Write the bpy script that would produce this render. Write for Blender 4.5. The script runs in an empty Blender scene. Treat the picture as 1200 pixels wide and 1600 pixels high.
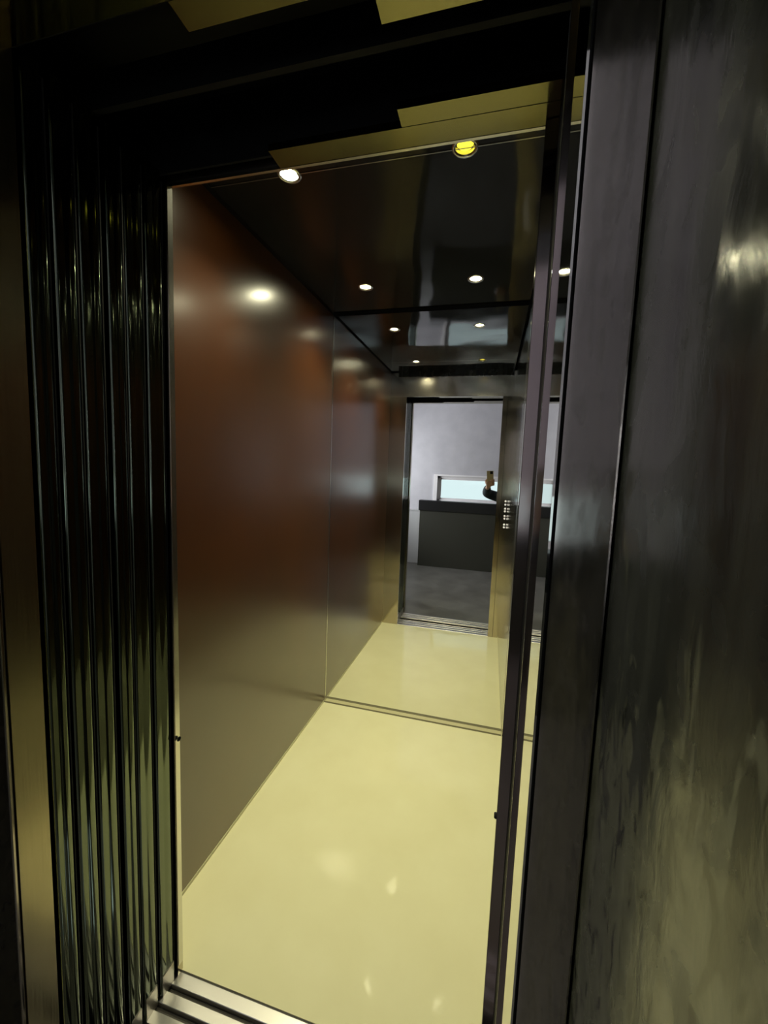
import bpy, bmesh, math, random
from mathutils import Vector, Matrix
random.seed(7)
C = bpy.context.scene.collection
S = bpy.context.scene

# ------------------------------------------------------------------ camera
CX, CY, FPX = 605.2, 795.0, 629.5           # principal point and focal length, pixels of a 1200x1600 frame
RV = Vector((0.96765617, 0.24938009, 0.03809331))
UV = Vector((-0.06153309, 0.08687968, 0.99431665))
FV = Vector((-0.24465324, 0.96450064, -0.09941479))
CAM = Vector((0, 0, 1.5))
cd = bpy.data.cameras.new('camera'); cam = bpy.data.objects.new('camera', cd); C.objects.link(cam)
M = Matrix(((RV.x, UV.x, -FV.x), (RV.y, UV.y, -FV.y), (RV.z, UV.z, -FV.z)))
cam.matrix_world = Matrix.Translation(CAM) @ M.to_4x4()
cd.sensor_fit = 'VERTICAL'; cd.sensor_height = 36; cd.lens = 36 * FPX / 1600
cd.shift_x = (600 - CX) / 1600; cd.shift_y = (CY - 800) / 1600
cd.clip_start = 0.004; cd.clip_end = 60
S.camera = cam

# ------------------------------------------------------------------ world, landing fill, exposure
w = bpy.data.worlds.new('sky'); S.world = w; w.use_nodes = True
bg = w.node_tree.nodes['Background']; bg.inputs[0].default_value = (0.78, 0.90, 0.95, 1); bg.inputs[1].default_value = 1.3
def area(name, loc, rot, sx, sy, power, col):
    l = bpy.data.lights.new(name, 'AREA'); l.shape = 'RECTANGLE'; l.size = sx; l.size_y = sy; l.energy = power; l.color = col
    o = bpy.data.objects.new(name, l); C.objects.link(o); o.location = loc; o.rotation_euler = rot; return o
# added fill lamp behind the invented side window, facing into the landing
area('added_landing_fill', (-2.78, -0.95, 1.55), (0, -math.pi/2, 0), 1.35, 1.1, 150, (1.0, 0.95, 1.0))
S.view_settings.view_transform = 'Standard'; S.view_settings.look = 'None'
S.view_settings.exposure = 0.0; S.view_settings.gamma = 1.0; S.view_settings.use_curve_mapping = False
S.cycles.max_bounces = 14; S.cycles.glossy_bounces = 10; S.cycles.diffuse_bounces = 4
S.cycles.transparent_max_bounces = 12
S.cycles.caustics_reflective = True; S.cycles.caustics_refractive = False
S.cycles.blur_glossy = 0.6
S.cycles.sample_clamp_indirect = 8.0
S.cycles.use_denoising = True

LAMP_WHITE = 330.0           # the visible lens; the beam itself comes from a spot lamp in each downlight
BEAM_WATTS = 41.0
LAMP_COL = (1.0, 0.955, 0.62)

# ------------------------------------------------------------------ materials
def mat(name, col, rough=0.5, metal=0.0, spec=0.5, coat=0.0, coat_rough=0.1):
    m = bpy.data.materials.new(name); m.use_nodes = True
    b = m.node_tree.nodes['Principled BSDF']
    b.inputs['Base Color'].default_value = (*col, 1); b.inputs['Roughness'].default_value = rough
    b.inputs['Metallic'].default_value = metal; b.inputs['Specular IOR Level'].default_value = spec
    b.inputs['Coat Weight'].default_value = coat; b.inputs['Coat Roughness'].default_value = coat_rough
    return m
def noise(m, scale3, nscale, detail=3.0, dist=0.0, coords='Object'):
    nt = m.node_tree; tc = nt.nodes.new('ShaderNodeTexCoord'); mp = nt.nodes.new('ShaderNodeMapping')
    mp.inputs['Scale'].default_value = scale3
    n = nt.nodes.new('ShaderNodeTexNoise'); n.inputs['Scale'].default_value = nscale; n.inputs['Detail'].default_value = detail
    n.inputs['Distortion'].default_value = dist
    nt.links.new(tc.outputs[coords], mp.inputs[0]); nt.links.new(mp.outputs[0], n.inputs['Vector'])
    return n
def ramp(m, src, stops):
    nt = m.node_tree; r = nt.nodes.new('ShaderNodeValToRGB'); nt.links.new(src, r.inputs[0])
    e = r.color_ramp.elements
    while len(e) < len(stops): e.new(0.5)
    for k, (p, c) in enumerate(stops): e[k].position = p; e[k].color = (*c, 1) if len(c) == 3 else c
    return r
def bump(m, src, strength, dist=0.002, prev=None):
    nt = m.node_tree; b = nt.nodes.new('ShaderNodeBump'); b.inputs['Strength'].default_value = strength; b.inputs['Distance'].default_value = dist
    nt.links.new(src, b.inputs['Height']); P = nt.nodes['Principled BSDF']
    if prev: nt.links.new(prev.outputs[0], b.inputs['Normal'])
    nt.links.new(b.outputs[0], P.inputs['Normal']); return b
def P(m): return m.node_tree.nodes['Principled BSDF']
def L(m, a, b): m.node_tree.links.new(a, b)

def steel(name, col, rough, wav=0.0, brush=0.05, metal=1.0):
    m = mat(name, col, rough, metal)
    if not brush: return m
    n = noise(m, (90, 90, 1.2), 3.0, 4)
    r = ramp(m, n.outputs['Fac'], [(0.3, (rough*0.9,)*3), (0.7, (rough*1.12,)*3)]); L(m, r.outputs[0], P(m).inputs['Roughness'])
    b = bump(m, n.outputs['Fac'], brush, 0.0006)
    if wav:
        n2 = noise(m, (1, 1, 1), 3.2, 1); bump(m, n2.outputs['Fac'], wav, 0.02, b)
    return m
M_FRAME = steel('brushed_frame_steel', (0.46, 0.415, 0.385), 0.095, brush=0.0)
M_FRAME_REVEAL = steel('brushed_reveal_steel', (0.42, 0.37, 0.25), 0.22)
M_POLISH = mat('polished_reveal_steel', (0.62, 0.60, 0.56), 0.03, 1.0)
M_RETURN = steel('car_return_steel', (0.54, 0.48, 0.38), 0.10, wav=0.10)
M_RIGHT = steel('right_wall_steel', (0.26, 0.26, 0.25), 0.10, wav=0.06)
M_TRANSOM = steel('car_transom_steel', (0.72, 0.66, 0.58), 0.20, wav=0.55, brush=0.03)
M_JAMB = steel('jamb_steel', (0.27, 0.22, 0.215), 0.12, brush=0.0)
M_TRIM = mat('chrome_trim', (0.75, 0.73, 0.68), 0.18, 1.0)
M_SILL = steel('aluminium_sill', (0.62, 0.60, 0.58), 0.32)
M_SILL2 = mat('sill_groove', (0.045, 0.04, 0.03), 0.5)
M_SOFFIT = mat('soffit_steel', (0.23, 0.21, 0.10), 0.14, 1.0)
M_EDGE = mat('skirting_aluminium', (0.55, 0.52, 0.33), 0.4)
M_SEAL = mat('channel_seal', (0.16, 0.145, 0.08), 0.6)
M_PANEL = steel('door_panel_steel', (0.16, 0.185, 0.14), 0.09, wav=0.06, brush=0.05)
M_PLATE = steel('door_guide_plate', (0.42, 0.40, 0.36), 0.35)
M_BLACK = mat('black_void_metal', (0.006, 0.006, 0.006), 0.6, 0, 0.2)
M_RUBBER = mat('black_rubber', (0.01, 0.01, 0.01), 0.7, 0, 0.2)
M_MIRROR = mat('mirror_glass', (0.86, 0.86, 0.84), 0.0, 1.0)
# car floor: cream vinyl
M_FLOOR = mat('cream_vinyl', (0.78, 0.74, 0.47), 0.07, 0, 0.45)
n = noise(M_FLOOR, (1, 1, 1), 5, 6); r = ramp(M_FLOOR, n.outputs['Fac'], [(0.3, (0.77, 0.735, 0.465)), (0.7, (0.81, 0.78, 0.51))]); L(M_FLOOR, r.outputs[0], P(M_FLOOR).inputs['Base Color'])
n2 = noise(M_FLOOR, (1, 1, 1), 160, 2); b = bump(M_FLOOR, n2.outputs['Fac'], 0.08, 0.0006)
n3 = noise(M_FLOOR, (1, 1, 1), 9, 2); bump(M_FLOOR, n3.outputs['Fac'], 0.25, 0.004, b)
# car walls: orange-brown laminate with a satin coat
def laminate(name):
    m = mat(name, (0.30, 0.075, 0.012), 0.30, 0.0, 0.7, 1.0, 0.21)
    P(m).inputs['Coat IOR'].default_value = 1.55
    n = noise(m, (1, 0.6, 0.5), 2.2, 3, 0.4); r = ramp(m, n.outputs['Fac'], [(0.3, (0.036, 0.0092, 0.0005)), (0.7, (0.062, 0.0170, 0.0008))])
    L(m, r.outputs[0], P(m).inputs['Base Color'])
    n2 = noise(m, (1, 1, 30), 20, 3); bump(m, n2.outputs['Fac'], 0.06, 0.0006)
    return m
M_LAM = laminate('orange_brown_laminate')
# ceiling: black gloss
M_CEIL = mat('black_gloss_ceiling', (0.010, 0.010, 0.009), 0.07, 0, 0.62)
n = noise(M_CEIL, (1, 1, 1), 2.6, 1); bump(M_CEIL, n.outputs['Fac'], 0.35, 0.02)
# landing
M_LWALL = mat('pale_plaster', (0.56, 0.53, 0.60), 0.8)
n = noise(M_LWALL, (1, 1, 1), 6, 5); r = ramp(M_LWALL, n.outputs['Fac'], [(0.3, (0.51, 0.495, 0.535)), (0.7, (0.57, 0.555, 0.595))]); L(M_LWALL, r.outputs[0], P(M_LWALL).inputs['Base Color'])
M_LLOW = mat('pale_low_plaster', (0.52, 0.52, 0.53), 0.7)
M_LFLOOR = mat('grey_concrete_floor', (0.12, 0.115, 0.10), 0.35, 0, 0.5)
n = noise(M_LFLOOR, (1, 1, 1), 4, 6, 0.5); r = ramp(M_LFLOOR, n.outputs['Fac'], [(0.3, (0.085, 0.08, 0.072)), (0.7, (0.145, 0.14, 0.125))]); L(M_LFLOOR, r.outputs[0], P(M_LFLOOR).inputs['Base Color'])
M_HALF = mat('dark_parapet_paint', (0.040, 0.040, 0.029), 0.6)
M_CAP = mat('black_parapet_cap', (0.012, 0.012, 0.013), 0.4)
M_WFRAME = mat('white_window_frame', (0.88, 0.85, 0.87), 0.4)
# dark polished stone / scuffed metal of the niche wall
M_STONE = mat('scuffed_dark_cladding', (0.035, 0.036, 0.027), 0.25, 0.0, 0.4)
n = noise(M_STONE, (9, 9, 0.7), 2.2, 5, 0.3); r = ramp(M_STONE, n.outputs['Fac'], [(0.35, (0.006, 0.006, 0.0042)), (0.65, (0.017, 0.017, 0.011))]); L(M_STONE, r.outputs[0], P(M_STONE).inputs['Base Color'])
n2 = noise(M_STONE, (7, 7, 4), 3.0, 6, 0.8); r2 = ramp(M_STONE, n2.outputs['Fac'], [(0.35, (0.13,)*3), (0.50, (0.21,)*3), (0.62, (0.33,)*3)]); L(M_STONE, r2.outputs[0], P(M_STONE).inputs['Roughness'])
# floor reflection painted low on the scuffed cladding: its edge broken up by noise
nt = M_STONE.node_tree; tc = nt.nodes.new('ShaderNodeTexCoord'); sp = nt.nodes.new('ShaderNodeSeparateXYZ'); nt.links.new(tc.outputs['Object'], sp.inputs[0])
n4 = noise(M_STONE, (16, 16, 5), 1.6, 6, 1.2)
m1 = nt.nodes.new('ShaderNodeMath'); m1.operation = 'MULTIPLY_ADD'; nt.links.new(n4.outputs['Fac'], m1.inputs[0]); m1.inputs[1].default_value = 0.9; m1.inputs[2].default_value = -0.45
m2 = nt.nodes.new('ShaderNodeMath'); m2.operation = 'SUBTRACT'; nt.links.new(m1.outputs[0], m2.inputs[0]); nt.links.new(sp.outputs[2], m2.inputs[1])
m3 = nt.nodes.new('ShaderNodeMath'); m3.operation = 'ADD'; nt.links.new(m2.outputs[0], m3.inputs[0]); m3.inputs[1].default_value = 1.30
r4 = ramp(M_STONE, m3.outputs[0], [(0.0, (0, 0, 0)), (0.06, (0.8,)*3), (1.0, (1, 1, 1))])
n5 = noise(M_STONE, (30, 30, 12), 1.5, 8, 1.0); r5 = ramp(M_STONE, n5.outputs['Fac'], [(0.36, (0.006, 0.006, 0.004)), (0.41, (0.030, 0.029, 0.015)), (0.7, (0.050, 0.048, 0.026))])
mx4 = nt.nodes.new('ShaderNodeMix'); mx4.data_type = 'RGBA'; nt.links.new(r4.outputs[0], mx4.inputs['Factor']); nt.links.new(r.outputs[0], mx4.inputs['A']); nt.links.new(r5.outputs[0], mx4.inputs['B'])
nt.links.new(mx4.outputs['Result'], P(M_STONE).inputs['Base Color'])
bb = bump(M_STONE, n2.outputs['Fac'], 0.22, 0.003); bump(M_STONE, n5.outputs['Fac'], 0.15, 0.002, bb)
M_JACKET = mat('dark_teal_jacket', (0.018, 0.030, 0.034), 0.8)
M_TROUSER = mat('charcoal_trousers', (0.02, 0.02, 0.024), 0.85)
M_SHOE = mat('black_shoe', (0.012, 0.012, 0.012), 0.5)
M_HAIR = mat('dark_hair', (0.015, 0.010, 0.007), 0.55)
M_SKIN = mat('skin', (0.50, 0.30, 0.20), 0.5)
M_PHONE = mat('gold_phone_case', (0.42, 0.36, 0.20), 0.35)
M_PHONEB = mat('black_phone_glass', (0.005, 0.005, 0.006), 0.1)
M_BUTTON = mat('button_steel', (0.8, 0.78, 0.72), 0.25, 1.0)
def emis(name, col, s):
    m = bpy.data.materials.new(name); m.use_nodes = True; nt = m.node_tree; nt.nodes.clear()
    o = nt.nodes.new('ShaderNodeOutputMaterial'); e = nt.nodes.new('ShaderNodeEmission')
    e.inputs[0].default_value = (*col, 1); e.inputs[1].default_value = s; nt.links.new(e.outputs[0], o.inputs[0]); return m
M_LAMP = emis('lamp_white', LAMP_COL, LAMP_WHITE)
M_LAMPY = emis('lamp_yellow', (1.0, 0.86, 0.06), 1.6)
M_HALO = emis('button_halo', (1.0, 0.95, 0.80), 3.0)
M_GLASS = bpy.data.materials.new('window_glass'); M_GLASS.use_nodes = True
nt = M_GLASS.node_tree; nt.nodes.clear()
o_ = nt.nodes.new('ShaderNodeOutputMaterial'); t_ = nt.nodes.new('ShaderNodeBsdfTransparent'); t_.inputs[0].default_value = (0.93, 0.97, 0.96, 1)
g_ = nt.nodes.new('ShaderNodeBsdfGlossy'); g_.inputs['Roughness'].default_value = 0.02
fr = nt.nodes.new('ShaderNodeFresnel'); fr.inputs[0].default_value = 1.45; mx = nt.nodes.new('ShaderNodeMixShader')
nt.links.new(fr.outputs[0], mx.inputs[0]); nt.links.new(t_.outputs[0], mx.inputs[1]); nt.links.new(g_.outputs[0], mx.inputs[2]); nt.links.new(mx.outputs[0], o_.inputs[0])

# ------------------------------------------------------------------ helpers
def box(bm, x0, x1, y0, y1, z0, z1, bev=0.0, seg=2):
    vs = [bm.verts.new((x, y, z)) for x in (x0, x1) for y in (y0, y1) for z in (z0, z1)]
    q = [(0, 1, 3, 2), (4, 6, 7, 5), (0, 4, 5, 1), (2, 3, 7, 6), (0, 2, 6, 4), (1, 5, 7, 3)]
    fs = [bm.faces.new([vs[i] for i in f]) for f in q]
    if bev:
        es = {e for f in fs for e in f.edges}
        bmesh.ops.bevel(bm, geom=list(es), offset=bev, segments=seg, affect='EDGES', profile=0.5)
def lathe(bm, prof, seg=28, cx=0, cy=0, cz=0, axis='z'):
    rings = []
    for r, z in prof:
        ring = []
        for k in range(seg):
            a = 2*math.pi*k/seg
            if axis == 'z': co = (cx + r*math.cos(a), cy + r*math.sin(a), cz + z)
            else: co = (cx + r*math.cos(a), cy + z, cz + r*math.sin(a))
            ring.append(bm.verts.new(co))
        rings.append(ring)
    for a, b in zip(rings, rings[1:]):
        for k in range(seg): bm.faces.new((a[k], a[(k+1) % seg], b[(k+1) % seg], b[k]))
    return rings
def extrude_profile(bm, pts, z0, z1):
    a = [bm.verts.new((x, y, z0)) for x, y in pts]; b = [bm.verts.new((x, y, z1)) for x, y in pts]
    n_ = len(pts)
    for k in range(n_): bm.faces.new((a[k], a[(k+1) % n_], b[(k+1) % n_], b[k]))
    bm.faces.new(a[::-1]); bm.faces.new(b)
def obj(name, bm, m, parent=None, smooth=False):
    bmesh.ops.recalc_face_normals(bm, faces=bm.faces[:])
    me = bpy.data.meshes.new(name); bm.to_mesh(me); bm.free(); me.materials.append(m)
    if smooth:
        for p in me.polygons: p.use_smooth = True
        if smooth == 'auto': me.set_sharp_from_angle(angle=math.radians(40))
    o = bpy.data.objects.new(name, me); C.objects.link(o)
    if parent:
        o.parent = parent; o.matrix_parent_inverse = Matrix.Translation(-parent.location) if parent.type == 'EMPTY' else Matrix()
    return o
def bx(name, m, *dims, parent=None, bev=0.0):
    bm = bmesh.new(); box(bm, *dims, bev=bev); return obj(name, bm, m, parent)
def struct(name, m, *boxes, parent=None, bev=0.0):
    bm = bmesh.new()
    for d in boxes: box(bm, *d, bev=bev)
    o = obj(name, bm, m, parent)
    if not parent: o['kind'] = 'structure'
    return o
def thing(name, label, cat, loc, group=None):
    o = bpy.data.objects.new(name, None); C.objects.link(o); o.location = loc; o['label'] = label; o['category'] = cat; o['kind'] = 'thing'
    o.empty_display_size = 0.05
    if group: o['group'] = group
    bpy.context.view_layer.update()
    return o
def tag(o, label, cat, group=None):
    o['label'] = label; o['category'] = cat
    if group: o['group'] = group
    return o

# ------------------------------------------------------------------ dimensions (metres)
XL, W, YB, YF = -0.949, 0.149, 2.2916, 0.885      # car inside
ZC, ZH = 2.385, 2.160                              # ceiling, door head
XJ, XR = -0.797, 0.058                             # clear opening

# ================================================================== CAR SHELL
struct('floor', M_FLOOR, (XL-0.02, W+0.02, 0.8812, YB+0.02, -0.03, 0.0))
LA, LB, L1, L2, HOLE = -0.658, -0.125, 1.208, 1.986, 0.028
def ceiling_slab():                                # a thin slab with four round openings for the downlights
    bm = bmesh.new(); h = 0.06
    xs = [XL+0.012, LA-h, LA+h, LB-h, LB+h, W-0.012]; ys = [YF+0.006, L1-h, L1+h, L2-h, L2+h, YB-0.014]
    for z, t in ((ZC, 0), (ZC+0.004, 1)):
        for i in range(5):
            for j in range(5):
                if i in (1, 3) and j in (1, 3):
                    cx_, cy_ = (LA, 0, LB)[i-1], (L1, 0, L2)[j-1]; n_ = 32; inn = []; out = []
                    for k in range(n_):
                        a = 2*math.pi*k/n_; c, s_ = math.cos(a), math.sin(a); q = h/max(abs(c), abs(s_))
                        inn.append(bm.verts.new((cx_+HOLE*c, cy_+HOLE*s_, z))); out.append(bm.verts.new((cx_+q*c, cy_+q*s_, z)))
                    for k in range(n_): bm.faces.new((inn[k], inn[(k+1) % n_], out[(k+1) % n_], out[k]))
                else:
                    bm.faces.new([bm.verts.new(p) for p in ((xs[i], ys[j], z), (xs[i+1], ys[j], z), (xs[i+1], ys[j+1], z), (xs[i], ys[j+1], z))])
    bmesh.ops.remove_doubles(bm, verts=bm.verts[:], dist=1e-5)
    for f in bm.faces: f.normal_update()
    o = obj('ceiling', bm, M_CEIL); o['kind'] = 'structure'; return o
ceil = ceiling_slab()
bx('trim_strip', M_TRIM, XL+0.012, W-0.012, 1.206, 1.209, ZC-0.002, ZC+0.001, parent=ceil)
struct('ceiling_cavity', M_BLACK, (XL-0.02, W+0.02, YF-0.02, YB+0.02, ZC+0.07, ZC+0.09))
wl = struct('wall_left', M_LAM, (XL-0.02, XL, YF, YB, 0.012, ZC-0.008))
bx('skirting_strip', M_EDGE, XL-0.018, XL+0.003, YF, YB, 0.0, 0.012, parent=wl)
bx('shadow_gap', M_BLACK, XL-0.03, XL-0.004, YF-0.01, YB, ZC-0.008, ZC+0.08, parent=wl)
wr = struct('wall_right', M_RIGHT, (W, W+0.02, YF, YB, 0.012, ZC-0.008))
bx('skirting_strip', M_EDGE, W-0.003, W+0.018, YF, YB, 0.0, 0.012, parent=wr)
bx('shadow_gap', M_BLACK, W+0.004, W+0.03, YF-0.01, YB, ZC-0.008, ZC+0.08, parent=wr)
wb = struct('wall_back', M_BLACK, (XL-0.02, W+0.02, YB+0.006, YB+0.03, 0.0, ZC+0.08))
mir = thing('wall_mirror', 'full-height frameless mirror covering the back wall of the lift car', 'mirror', ((XL+W)/2, YB, 0.0))
bx('mirror_glass', M_MIRROR, XL+0.004, W-0.004, YB, YB+0.005, 0.006, ZC-0.014, parent=mir)
bx('bottom_channel', M_TRIM, XL+0.002, W-0.002, YB-0.010, YB, 0.001, 0.026, parent=mir)
bx('channel_seal', M_SEAL, XL+0.002, W-0.002, YB-0.010, YB, 0.026, 0.0275, parent=mir)
bx('channel_seal', M_SEAL, XL+0.002, W-0.002, YB-0.016, YB-0.010, 0.0, 0.002, parent=mir)
o = bx('side_channel', M_TRIM, XL, XL+0.005, YB-0.004, YB+0.004, 0.006, ZC-0.03, parent=mir)
bx('side_channel', M_TRIM, W-0.005, W, YB-0.004, YB+0.004, 0.006, ZC-0.03, parent=mir)

# front wall of the car (returns and transom), seen in the mirror and as the door edge
wf = struct('wall_front', M_RETURN, (XL-0.02, XJ, YF-0.019, YF, 0.0, ZH), (XR, W+0.02, YF-0.019, YF, 0.0, ZH))
bx('transom_panel', M_TRANSOM, XL-0.02, W+0.02, YF-0.006, YF, ZH+0.004, ZC-0.01, parent=wf)
bx('transom_lip', M_TRIM, XL-0.02, W+0.02, YF-0.006, YF+0.001, ZH, ZH+0.004, parent=wf)
bx('column_joint', M_BLACK, 0.098, 0.1005, YF-0.002, YF+0.0006, 0.0, ZH, parent=wf)
bx('door_edge_strip', M_TRIM, XJ-0.001, XJ+0.0015, YF-0.017, YF-0.001, 0.03, ZH-0.002, parent=wf)
bm = bmesh.new(); lathe(bm, [(0.0001, 0.0), (0.005, 0.0), (0.0065, 0.001), (0.0065, 0.003)], 14)
bm.transform(Matrix.Translation((XJ+0.0045, YF-0.010, 0.735)) @ Matrix.Rotation(math.pi/2, 4, 'Y'))
tag(obj('bumper_screw', bm, M_RUBBER, wf, True), '', '') if False else obj('bumper_screw', bm, M_RUBBER, wf, True)
bm = bmesh.new(); lathe(bm, [(0.0001, 0.005), (0.005, 0.005), (0.0065, 0.003), (0.0065, 0.0)], 14)
bm.transform(Matrix.Translation((XR, YF-0.012, 0.735)) @ Matrix.Rotation(-math.pi/2, 4, 'Y'))
obj('bumper_screw', bm, M_RUBBER, wf, True)

struct('shaft_lining', M_BLACK, (-1.25, 0.2, 0.50, 0.95, -0.62, -0.60), (-1.25, 0.2, 0.50, 0.55, -0.60, -0.045), (-1.25, 0.2, 0.89, 0.95, -0.60, -0.045), (-1.27, -1.21, 0.50, 0.95, -0.62, 2.5), (0.17, 0.2, 0.9, 0.95, -0.62, 2.5), (-1.21, -0.97, 0.888, 0.92, -0.04, 2.5), (-1.25, 0.2, 0.867, 0.878, ZH+0.18, 2.7))
# ------------------------------------------------------------------ control panel with its buttons
cop = thing('control_panel', 'tall steel button column beside the doorway, reflected in the mirror', 'control panel', (0.125, YF, 0.0))
bx('face_plate', M_RETURN, 0.1015, 0.1475, YF, YF+0.002, 0.02, ZH-0.01, parent=cop)
zs = [1.252, 1.222, 1.186, 1.163, 1.121, 1.098, 1.045, 1.020]
def button(x, z, k):
    bm = bmesh.new(); lathe(bm, [(0.0065, 0.002), (0.007, 0.004), (0.0055, 0.0045)], 16, x, YF, z, 'y')
    hb = obj('button', bm, M_HALO if k else M_BUTTON, cop, True)
    bm = bmesh.new(); rr = lathe(bm, [(0.0054, 0.003), (0.0054, 0.0052), (0.004, 0.0057)], 16, x, YF, z, 'y'); bm.faces.new(rr[-1])
    obj('button_cap', bm, M_BUTTON, hb, True)
for k, z in enumerate(zs):
    button(0.136, z, 1)

# ------------------------------------------------------------------ downlights
def downlight(x, y, m, label, beam=True):
    t = thing('downlight', label, 'downlight', (x, y, ZC), 'downlights in the lift ceiling')
    bm = bmesh.new(); lathe(bm, [(HOLE-0.001, 0.004), (HOLE, -0.002), (0.034, -0.003), (0.037, 0.0)], 32, x, y, ZC)
    obj('bezel', bm, M_TRIM, t, True)
    bm = bmesh.new(); lathe(bm, [(HOLE-0.001, 0.002), (0.0255, 0.008), (0.0235, 0.014)], 32, x, y, ZC)
    obj('reflector', bm, M_TRIM, t, True)
    bm = bmesh.new(); rr = lathe(bm, [(0.023, 0.009), (0.021, 0.0062)], 20, x, y, ZC); bm.faces.new(rr[-1])
    obj('lamp', bm, m, t)
    if beam:
        l = bpy.data.lights.new('downlight_beam', 'SPOT'); l.energy = BEAM_WATTS; l.color = LAMP_COL
        l.spot_size = math.radians(116); l.spot_blend = 1.0; l.shadow_soft_size = 0.015
        lo = bpy.data.objects.new('downlight_beam', l); C.objects.link(lo); lo.location = (x, y, ZC-0.008)
    return t
downlight(LA, L1, M_LAMP, 'bright white downlight near the doorway, in line with the dim yellow one')
downlight(LB, L1, M_LAMPY, 'dim yellow downlight, the only one that does not shine white', beam=False)
downlight(LA, L2, M_LAMP, 'bright white downlight by the mirror, on the orange-brown wall side')
downlight(LB, L2, M_LAMP, 'bright white downlight by the mirror, on the button column side')

# ================================================================== DOOR ZONE
# car sill (three tracks) and landing sill (three tracks)
def sill(name, label, strips, base, y_a, y_b):
    t = thing(name, label, 'door sill', (-0.37, (y_a+y_b)/2, 0.0))
    bx('track_bed', M_SILL2, -1.15, 0.16, base[0], base[1], -0.04, -0.014, parent=t)
    for a, b_ in strips:
        bm = bmesh.new(); box(bm, -1.15, 0.16, a, b_, -0.02, 0.0, bev=0.0012, seg=1)
        obj('sill_rail', bm, M_SILL, t)
    return t
sill('car_sill', 'grooved aluminium sill at the edge of the cream lift floor',
     [(0.845, 0.8765), (0.803, 0.830), (0.760, 0.787), (0.738, 0.745)], (0.738, 0.8765), 0.738, 0.8765)
bx('sill_joint_strip', M_SILL2, XL, W, 0.8766, 0.8811, -0.03, -0.003, parent=bpy.data.objects['floor'])
sill('landing_sill', 'grooved aluminium sill on the landing side of the running gap',
     [(0.552, 0.580), (0.597, 0.622), (0.639, 0.665), (0.682, 0.690)], (0.552, 0.690), 0.552, 0.690)

# soffit plates over the door tracks, stepped one panel width at a time
hd = thing('door_head', 'steel soffit plates stepped over the sliding door tracks', 'door head', (-0.37, 0.70, ZH))
def plate(x0, y0, y1):
    bm = bmesh.new(); box(bm, x0, 0.10, y0+0.001, y1-0.001, ZH, ZH+0.003)
    box(bm, x0, 0.10, y0, y0+0.003, ZH-0.0006, ZH+0.014)
    obj('soffit_plate', bm, M_SOFFIT, hd)
plate(-0.50, 0.827, 0.878); plate(-0.21, 0.786, 0.827)
plate(-0.495, 0.547, 0.590); plate(-0.20, 0.590, 0.643)
bm = bmesh.new()
box(bm, -1.2, 0.16, 0.549, 0.553, ZH+0.006, ZH+0.16); box(bm, -1.2, 0.16, 0.862, 0.868, ZH+0.018, ZH+0.16)
box(bm, -1.2, 0.16, 0.549, 0.868, ZH+0.16, ZH+0.17); box(bm, -1.2, -1.19, 0.552, 0.862, ZH+0.0, ZH+0.16); box(bm, 0.15, 0.16, 0.552, 0.862, ZH, ZH+0.16)
obj('track_housing', bm, M_BLACK, hd)
bx('track_rail', M_BLACK, -1.18, 0.14, 0.70, 0.712, ZH+0.03, ZH+0.10, parent=hd)

# six parked telescopic panels
def panel_profile(x1, y0, y1):
    w_ = y1-y0; x0 = -1.10; r = 0.006
    pts = [(x0, y0)]
    def corner(cx_, cy_, a0, a1, n_=5):
        for k in range(n_+1):
            a = math.radians(a0+(a1-a0)*k/n_); pts.append((cx_+r*math.cos(a), cy_+r*math.sin(a)))
    corner(x1-r, y0+r, -90, 0)
    pts += [(x1, y0+w_*0.36), (x1-0.002, y0+w_*0.40), (x1-0.002, y0+w_*0.50), (x1-0.0008, y0+w_*0.54)]
    corner(x1-r-0.0008, y1-r, 0, 90)
    pts.append((x0, y1)); return pts
def door_panel(x1, y0, y1, label, grp):
    t = thing('sliding_door_panel', label, 'door panel', (-0.95, (y0+y1)/2, 0.0), grp)
    bm = bmesh.new(); extrude_profile(bm, panel_profile(x1, y0, y1), 0.006, ZH+0.02)
    obj('leaf', bm, M_PANEL, t, 'auto')
    bm = bmesh.new(); box(bm, x1-0.05, x1+0.002, y0+0.004, y1-0.003, -0.004, 0.062, bev=0.0012, seg=1)
    obj('guide_plate', bm, M_PLATE, t)
    bx('seal_strip', M_RUBBER, x1-0.02, x1-0.0015, y1, y1+0.0025, 0.01, ZH, parent=t)
    return t
gc, gl = 'parked sliding panels of the car door', 'parked sliding panels of the landing door'
door_panel(-0.803, 0.811, 0.859, 'parked door panel beside the car wall, rearmost of the stack', gc)
door_panel(-0.806, 0.758, 0.803, 'parked car door panel in the middle of its set of three', gc)
door_panel(-0.806, 0.715, 0.752, 'parked car door panel next to the dark running gap', gc)
door_panel(-0.806, 0.655, 0.700, 'parked landing door panel next to the dark running gap', gl)
door_panel(-0.804, 0.605, 0.647, 'parked landing door panel in the middle of its set of three', gl)
door_panel(-0.806, 0.560, 0.597, 'parked landing door panel beside the steel door frame', gl)

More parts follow.
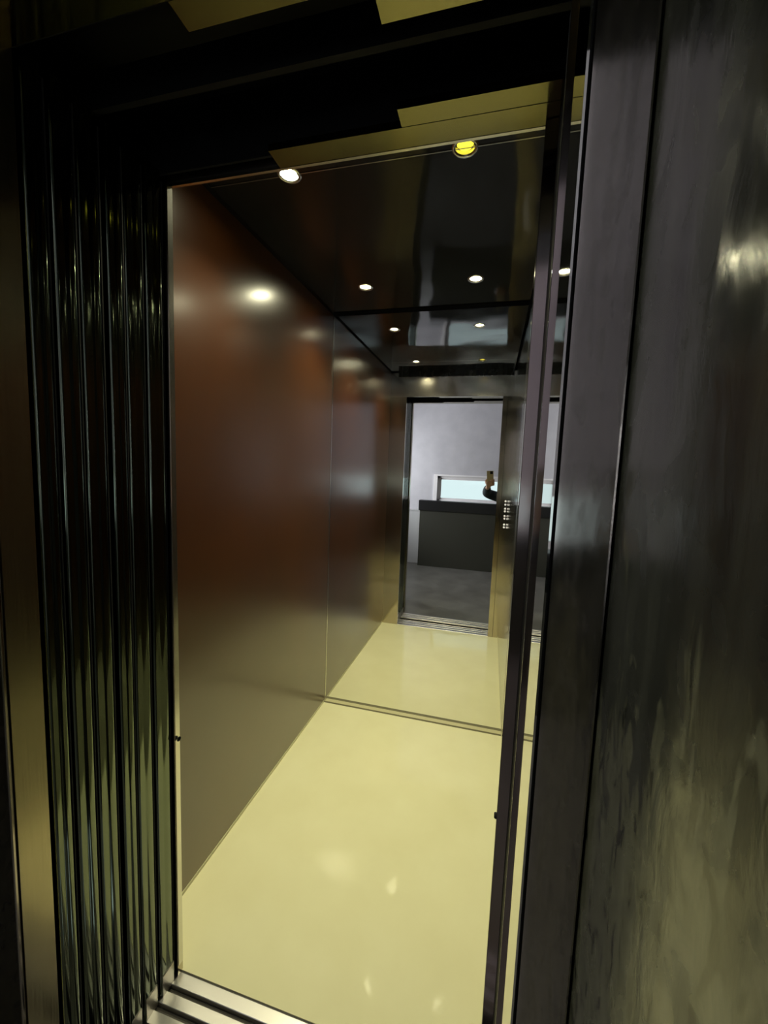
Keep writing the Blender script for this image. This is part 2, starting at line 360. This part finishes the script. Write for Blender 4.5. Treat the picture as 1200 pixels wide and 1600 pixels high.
# closing side
cj = thing('closing_jamb', 'narrow dark steel jamb against which the sliding doors close', 'door jamb', (0.09, 0.66, 0.0))
bm = bmesh.new(); extrude_profile(bm, [(0.0665, 0.652), (0.0665, 0.6505), (0.0672, 0.6500), (0.080, 0.6484), (0.080, 0.652)], 0.002, ZH-0.001); obj('jamb_face', bm, M_JAMB, cj)
bx('jamb_rubber', M_RUBBER, 0.069, 0.081, 0.652, 0.690, 0.002, ZH-0.001, parent=cj)
bx('jamb_backing', M_BLACK, 0.0815, 0.155, 0.575, 0.864, 0.001, ZH-0.001, parent=cj)
bm = bmesh.new(); extrude_profile(bm, [(0.0585, 0.8655), (0.0585, 0.8640), (0.0592, 0.8635), (0.0812, 0.8608), (0.0812, 0.8655)], 0.002, ZH-0.002); obj('car_jamb_face', bm, M_JAMB, cj)

# ------------------------------------------------------------------ landing door frame
fr_ = thing('landing_door_frame', 'wide brushed steel frame around the lift doorway', 'door frame', (-0.37, 0.52, 0.0))
bx('reveal_left', M_FRAME_REVEAL, -0.86, -0.800, 0.492, 0.546, 0.0, ZH, parent=fr_)
bx('reveal_right', M_POLISH, 0.066, 0.0685, 0.474, 0.558, 0.0, ZH, parent=fr_)
bx('frame_head', M_SOFFIT, -0.86, 0.135, 0.492, 0.546, ZH, ZH+0.09, parent=fr_)
bx('frame_post', M_FRAME, 0.0715, 0.134, 0.488, 0.545, 0.0, ZH+0.09, parent=fr_, bev=0.003)
bx('frame_post', M_FRAME, -0.875, -0.803, 0.484, 0.491, 0.0, ZH+0.09, parent=fr_, bev=0.002)
bx('rubber_bead', M_RUBBER, 0.0685, 0.0715, 0.482, 0.52, 0.0, ZH, parent=fr_)

# ================================================================== LANDING
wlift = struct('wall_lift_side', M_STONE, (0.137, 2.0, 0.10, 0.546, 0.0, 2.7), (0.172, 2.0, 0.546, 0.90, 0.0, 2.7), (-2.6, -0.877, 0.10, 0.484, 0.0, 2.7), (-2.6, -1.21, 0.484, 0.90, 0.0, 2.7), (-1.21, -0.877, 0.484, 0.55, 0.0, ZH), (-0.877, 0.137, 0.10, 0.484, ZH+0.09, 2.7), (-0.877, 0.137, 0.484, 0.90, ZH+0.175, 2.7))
struct('floor_landing', M_LFLOOR, (-2.6, 2.0, -1.9, 0.552, -0.04, -0.001))
struct('ceiling_landing', M_LWALL, (-2.6, 2.0, -1.95, 0.9, 2.7, 2.74))
struct('wall_landing_right', M_LWALL, (2.0, 2.05, -1.95, 0.9, 0.0, 2.7))
# side wall with an added window, unseen, that lets the fill lamp in
Z0, Z1, Y0, Y1 = 0.95, 2.15, -1.6, -0.3
struct('wall_landing_left', M_LWALL, (-2.65, -2.6, -1.95, Y0, 0, 2.7), (-2.65, -2.6, Y1, 0.9, 0, 2.7), (-2.65, -2.6, Y0, Y1, 0, Z0), (-2.65, -2.6, Y0, Y1, Z1, 2.7))
w2 = struct('added_side_window', M_WFRAME, (-2.64, -2.59, Y0, Y0+0.05, Z0, Z1), (-2.64, -2.59, Y1-0.05, Y1, Z0, Z1), (-2.64, -2.59, Y0, Y1, Z0, Z0+0.05), (-2.64, -2.59, Y0, Y1, Z1-0.05, Z1), (-2.64, -2.59, -0.97, -0.93, Z0, Z1))
bx('pane', M_GLASS, -2.617, -2.613, Y0+0.05, -0.97, Z0+0.05, Z1-0.05, parent=w2)
bx('pane', M_GLASS, -2.617, -2.613, -0.93, Y1-0.05, Z0+0.05, Z1-0.05, parent=w2)
# back wall of the landing with the low window
YW = -1.80
wx0, wx1, wz0, wz1 = -0.83, 0.78, 1.00, 1.42
struct('wall_landing_back', M_LWALL, (-2.6, wx0, YW-0.18, YW, 0.865, 2.7), (wx1, 2.0, YW-0.18, YW, 0.865, 2.7), (wx0, wx1, YW-0.18, YW, 0.865, wz0), (wx0, wx1, YW-0.18, YW, wz1, 2.7), (-2.6, 2.0, YW-0.18, YW, 0.0, 0.86))
struct('trim_1', M_LLOW, (-2.6, 2.0, YW, YW+0.055, 0.0, 0.850), (-2.6, 2.0, YW, YW+0.062, 0.850, 0.862))
w1 = struct('window_1', M_WFRAME,
    (wx0, wx1, YW-0.06, YW-0.02, wz0, wz0+0.05), (wx0, wx1, YW-0.06, YW-0.02, wz1-0.04, wz1),
    (wx0, wx0+0.05, YW-0.06, YW-0.02, wz0, wz1), (wx1-0.05, wx1, YW-0.06, YW-0.02, wz0, wz1))
bm = bmesh.new()
for a in ((wx0+0.05, wx1-0.05, wz0+0.05, wz0+0.07), (wx0+0.05, wx1-0.05, wz1-0.06, wz1-0.04), (wx0+0.05, wx0+0.07, wz0+0.05, wz1-0.04), (wx1-0.07, wx1-0.05, wz0+0.05, wz1-0.04)):
    box(bm, a[0], a[1], YW-0.05, YW-0.03, a[2], a[3])
obj('sash', bm, M_WFRAME, w1)
bx('pane', M_GLASS, wx0+0.07, wx1-0.07, YW-0.042, YW-0.038, wz0+0.07, wz1-0.06, parent=w1)
bx('window_sill', M_WFRAME, wx0-0.03, wx1+0.03, YW-0.02, YW+0.02, wz0-0.01, wz0+0.015, parent=w1)
for d in ((wx0-0.045, wx0+0.012, wz0, wz1+0.02), (wx1-0.012, wx1+0.045, wz0, wz1+0.02), (wx0+0.012, wx1-0.012, wz1-0.005, wz1+0.02)):
    bx('casing', M_WFRAME, d[0], d[1], YW-0.001, YW+0.014, d[2], d[3], parent=w1)
# parapet in front of it
hw = struct('half_wall', M_HALF, (-1.045, 1.25, -1.735, -1.60, 0.0, 0.875))
hw['label'] = 'dark olive half wall with thick black cap in front of the low window'
bx('coping', M_CAP, -1.066, 1.27, -1.737, -1.585, 0.875, 1.033, parent=hw, bev=0.006)

# ================================================================== PHOTOGRAPHER, SEEN IN THE MIRROR
def cam_pt(x, y, d): return CAM + RV*x + UV*y + FV*d
def from_cam(bm):
    T = Matrix(((RV.x, UV.x, FV.x), (RV.y, UV.y, FV.y), (RV.z, UV.z, FV.z))).to_4x4()
    bm.transform(Matrix.Translation(CAM) @ T)
ph = thing('phone', 'gold phone held up at the lens position, in the raised hand', 'phone', tuple(cam_pt(-0.015, -0.06, -0.01)))
def phone_part(name, m, x0, x1, y0, y1, d0, d1, bev, seg=2):
    bm = bmesh.new(); box(bm, x0, x1, y0, y1, d0, d1, bev=bev, seg=seg); from_cam(bm); return obj(name, bm, m, ph)
phone_part('case', M_PHONE, -0.054, 0.020, -0.128, 0.018, -0.0135, -0.0055, 0.0035)
phone_part('screen', M_PHONEB, -0.051, 0.017, -0.125, 0.015, -0.0139, -0.0134, 0.0)
phone_part('camera_block', M_PHONEB, -0.016, 0.015, -0.018, 0.014, -0.0056, -0.0038, 0.0008, 1)
for lx, ly in ((0.0, 0.0), (-0.010, -0.011), (0.004, -0.013)):
    bm = bmesh.new(); rr = lathe(bm, [(0.0055, -0.004), (0.0055, -0.0022), (0.0045, -0.0022), (0.004, -0.003)], 18, lx, ly, 0); bm.faces.new(rr[-1]); from_cam(bm); obj('lens', bm, M_PHONEB, ph, True)

def skin_mesh(verts, edges, radii, levels=2, root=0):
    me = bpy.data.meshes.new('sk'); me.from_pydata([tuple(v) for v in verts], edges, [])
    o = bpy.data.objects.new('sk', me); C.objects.link(o)
    md = o.modifiers.new('s', 'SKIN'); md.use_smooth_shade = True
    for k, r in enumerate(radii):
        sv = me.skin_vertices[0].data[k]; sv.radius = r if isinstance(r, tuple) else (r, r); sv.use_root = (k == root)
    sd = o.modifiers.new('d', 'SUBSURF'); sd.levels = levels; sd.render_levels = levels
    dg = bpy.context.evaluated_depsgraph_get(); dg.update()
    res = bpy.data.meshes.new_from_object(o.evaluated_get(dg)); bpy.data.objects.remove(o)
    return res
def chain(pts, radii, levels=2):
    return skin_mesh(pts, [(i, i+1) for i in range(len(pts)-1)], radii, levels)
def merged(name, meshes, m, parent):
    bm = bmesh.new()
    for me in meshes: bm.from_mesh(me)
    return obj(name, bm, m, parent, True)
V = Vector
pr = thing('person', 'person in dark teal jacket holding a phone up beside the doorway', 'person', (0.42, -0.50, 0.0))
pel, chest, nb, hc = V((.44, -.60, .80)), V((.41, -.52, 1.05)), V((.40, -.47, 1.20)), V((.385, -.43, 1.36))
shL, elL, wrL = V((.25, -.44, 1.165)), V((-.045, -.31, 1.255)), V((-.030, -.035, 1.345))
shR, elR, wrR = V((.565, -.53, 1.15)), V((.66, -.50, .90)), V((.60, -.27, .80))
hipL, knL, anL, toL = V((.355, -.58, .75)), V((.31, -.27, .50)), V((.33, -.46, .09)), V((.31, -.27, .035))
hipR, knR, anR, toR = V((.525, -.58, .75)), V((.56, -.27, .50)), V((.56, -.46, .09)), V((.58, -.27, .035))
bodyv = [pel, chest, nb, nb+V((0, .02, .055)), shL, elL, wrL, shR, elR, wrR, hipL, knL, anL, toL, hipR, knR, anR, toR]
bodye = [(0, 1), (1, 2), (2, 3), (2, 4), (4, 5), (5, 6), (2, 7), (7, 8), (8, 9), (0, 10), (10, 11), (11, 12), (12, 13), (0, 14), (14, 15), (15, 16), (16, 17)]
bodyr = [.085, .10, .05, .046, .045, .036, .022, .045, .036, .022, .052, .045, .03, .025, .052, .045, .03, .025]
parts = [skin_mesh(bodyv, bodye, bodyr)]
# head with jaw, nose, ears
def ell(c, rx, ry, rz, seg=24, rings=16, shape=None):
    bm = bmesh.new(); bmesh.ops.create_uvsphere(bm, u_segments=seg, v_segments=rings, radius=1)
    for v in bm.verts:
        x, y, z = v.co
        if shape: x, y, z = shape(x, y, z)
        v.co = (c[0]+x*rx, c[1]+y*ry, c[2]+z*rz)
    me = bpy.data.meshes.new('e'); bm.to_mesh(me); bm.free(); return me
def headshape(x, y, z):
    if z < 0: x *= 1+0.28*z; y = y*(1+0.10*z) + (0.10*(-z) if y > 0 else 0.0)
    if y > 0.2 and -0.1 < z < 0.35: y *= 0.97
    return x, y, z
parts.append(ell(hc, .074, .095, .112, shape=headshape))
parts.append(ell(hc+V((0, .096, -.022)), .012, .018, .024, 12, 8))
parts.append(ell(hc+V((0, .088, -.058)), .024, .010, .007, 12, 8))
for s in (-1, 1): parts.append(ell(hc+V((s*.074, -.005, -.005)), .010, .020, .032, 12, 8))
# left hand around the lower end of the phone (local camera frame: x right, y up, d forward)
cp = cam_pt
parts.append(chain([wrL, cp(-.022, -.155, .018), cp(-.022, -.120, .020), cp(-.022, -.092, .018)], [(.020, .020), (.030, .014), (.036, .012), (.030, .010)]))
for k, (y, ln) in enumerate(((-.086, .0), (-.104, .004), (-.121, .002), (-.137, -.006))):
    parts.append(chain([cp(-.010, y-.004, .014), cp(.016, y, .013), cp(.0285+ln*.3, y+.001, .002), cp(.026, y+.002, -.013), cp(.012-ln*.5, y+.003, -.021)], [.0105, .0095, .0088, .0082, .0072]))
parts.append(chain([cp(-.035, -.145, .012), cp(-.056, -.118, .008), cp(-.066, -.094, -.006), cp(-.054, -.076, -.020)], [.015, .0125, .0105, .0085]))
# right hand resting on the thigh
parts.append(chain([wrR, V((.59, -.235, .775)), V((.585, -.20, .75))], [.022, (.034, .014), (.034, .011)]))
for k in range(4):
    x = .560 + k*.0195
    parts.append(chain([V((x, -.205, .752)), V((x-.002, -.172, .735)), V((x-.004, -.150, .712)), V((x-.005, -.143, .690))], [.009, .0085, .008, .007]))
parts.append(chain([V((.566, -.24, .775)), V((.542, -.215, .762)), V((.530, -.19, .740))], [.012, .010, .0085]))
body = merged('body', parts, M_SKIN, pr)
merged('eye', [ell(hc+V((-.030, .087, .012)), .011, .008, .007, 12, 8)], mat('eye_white', (.8, .8, .78), .2), body)
merged('eye', [ell(hc+V((.030, .087, .012)), .011, .008, .007, 12, 8)], mat('eye_white', (.8, .8, .78), .2), body)
cuff = elL.lerp(wrL, .84); cuffR = elR.lerp(wrR, .9)
jv = [V((.44, -.60, .74)), pel+V((0, 0, .06)), chest, nb-V((0, 0, .01)), nb+V((0, .008, .03)), shL, elL, cuff, shR, elR, cuffR]
je = [(0, 1), (1, 2), (2, 3), (3, 4), (3, 5), (5, 6), (6, 7), (3, 8), (8, 9), (9, 10)]
jr = [(.155, .13), (.14, .12), (.15, .125), .085, .065, .070, .060, .040, .064, .05, .036]
merged('jacket', [skin_mesh(jv, je, jr, root=2)], M_JACKET, pr)
tv = [pel+V((0, .01, .085)), hipL+V((-.005, .005, -.015)), knL, anL+V((0, 0, .03)), hipR+V((.005, .005, -.015)), knR, anR+V((0, 0, .03))]
merged('trousers', [skin_mesh(tv, [(0, 1), (1, 2), (2, 3), (0, 4), (4, 5), (5, 6)], [.10, .088, .068, .050, .088, .068, .050])], M_TROUSER, pr)
for a, t in ((anL, toL), (anR, toR)):
    merged('shoe', [chain([a+V((0, -.04, -.045)), a.lerp(t, .35)+V((0, 0, -.025)), t+V((0, 0, .003)), t+V((0, .05, -.003))], [(.042, .04), (.045, .038), (.045, .030), (.036, .024)])], M_SHOE, pr)
def hairshape(x, y, z):
    if y > 0.45 and z < 0.55: y = 0.45 + (y-0.45)*0.1
    if z < -0.35: z = -0.35 + (z+0.35)*0.4
    return x, y, z
merged('hair', [ell(hc+V((0, -.014, .022)), .083, .100, .108, shape=hairshape)], M_HAIR, body)
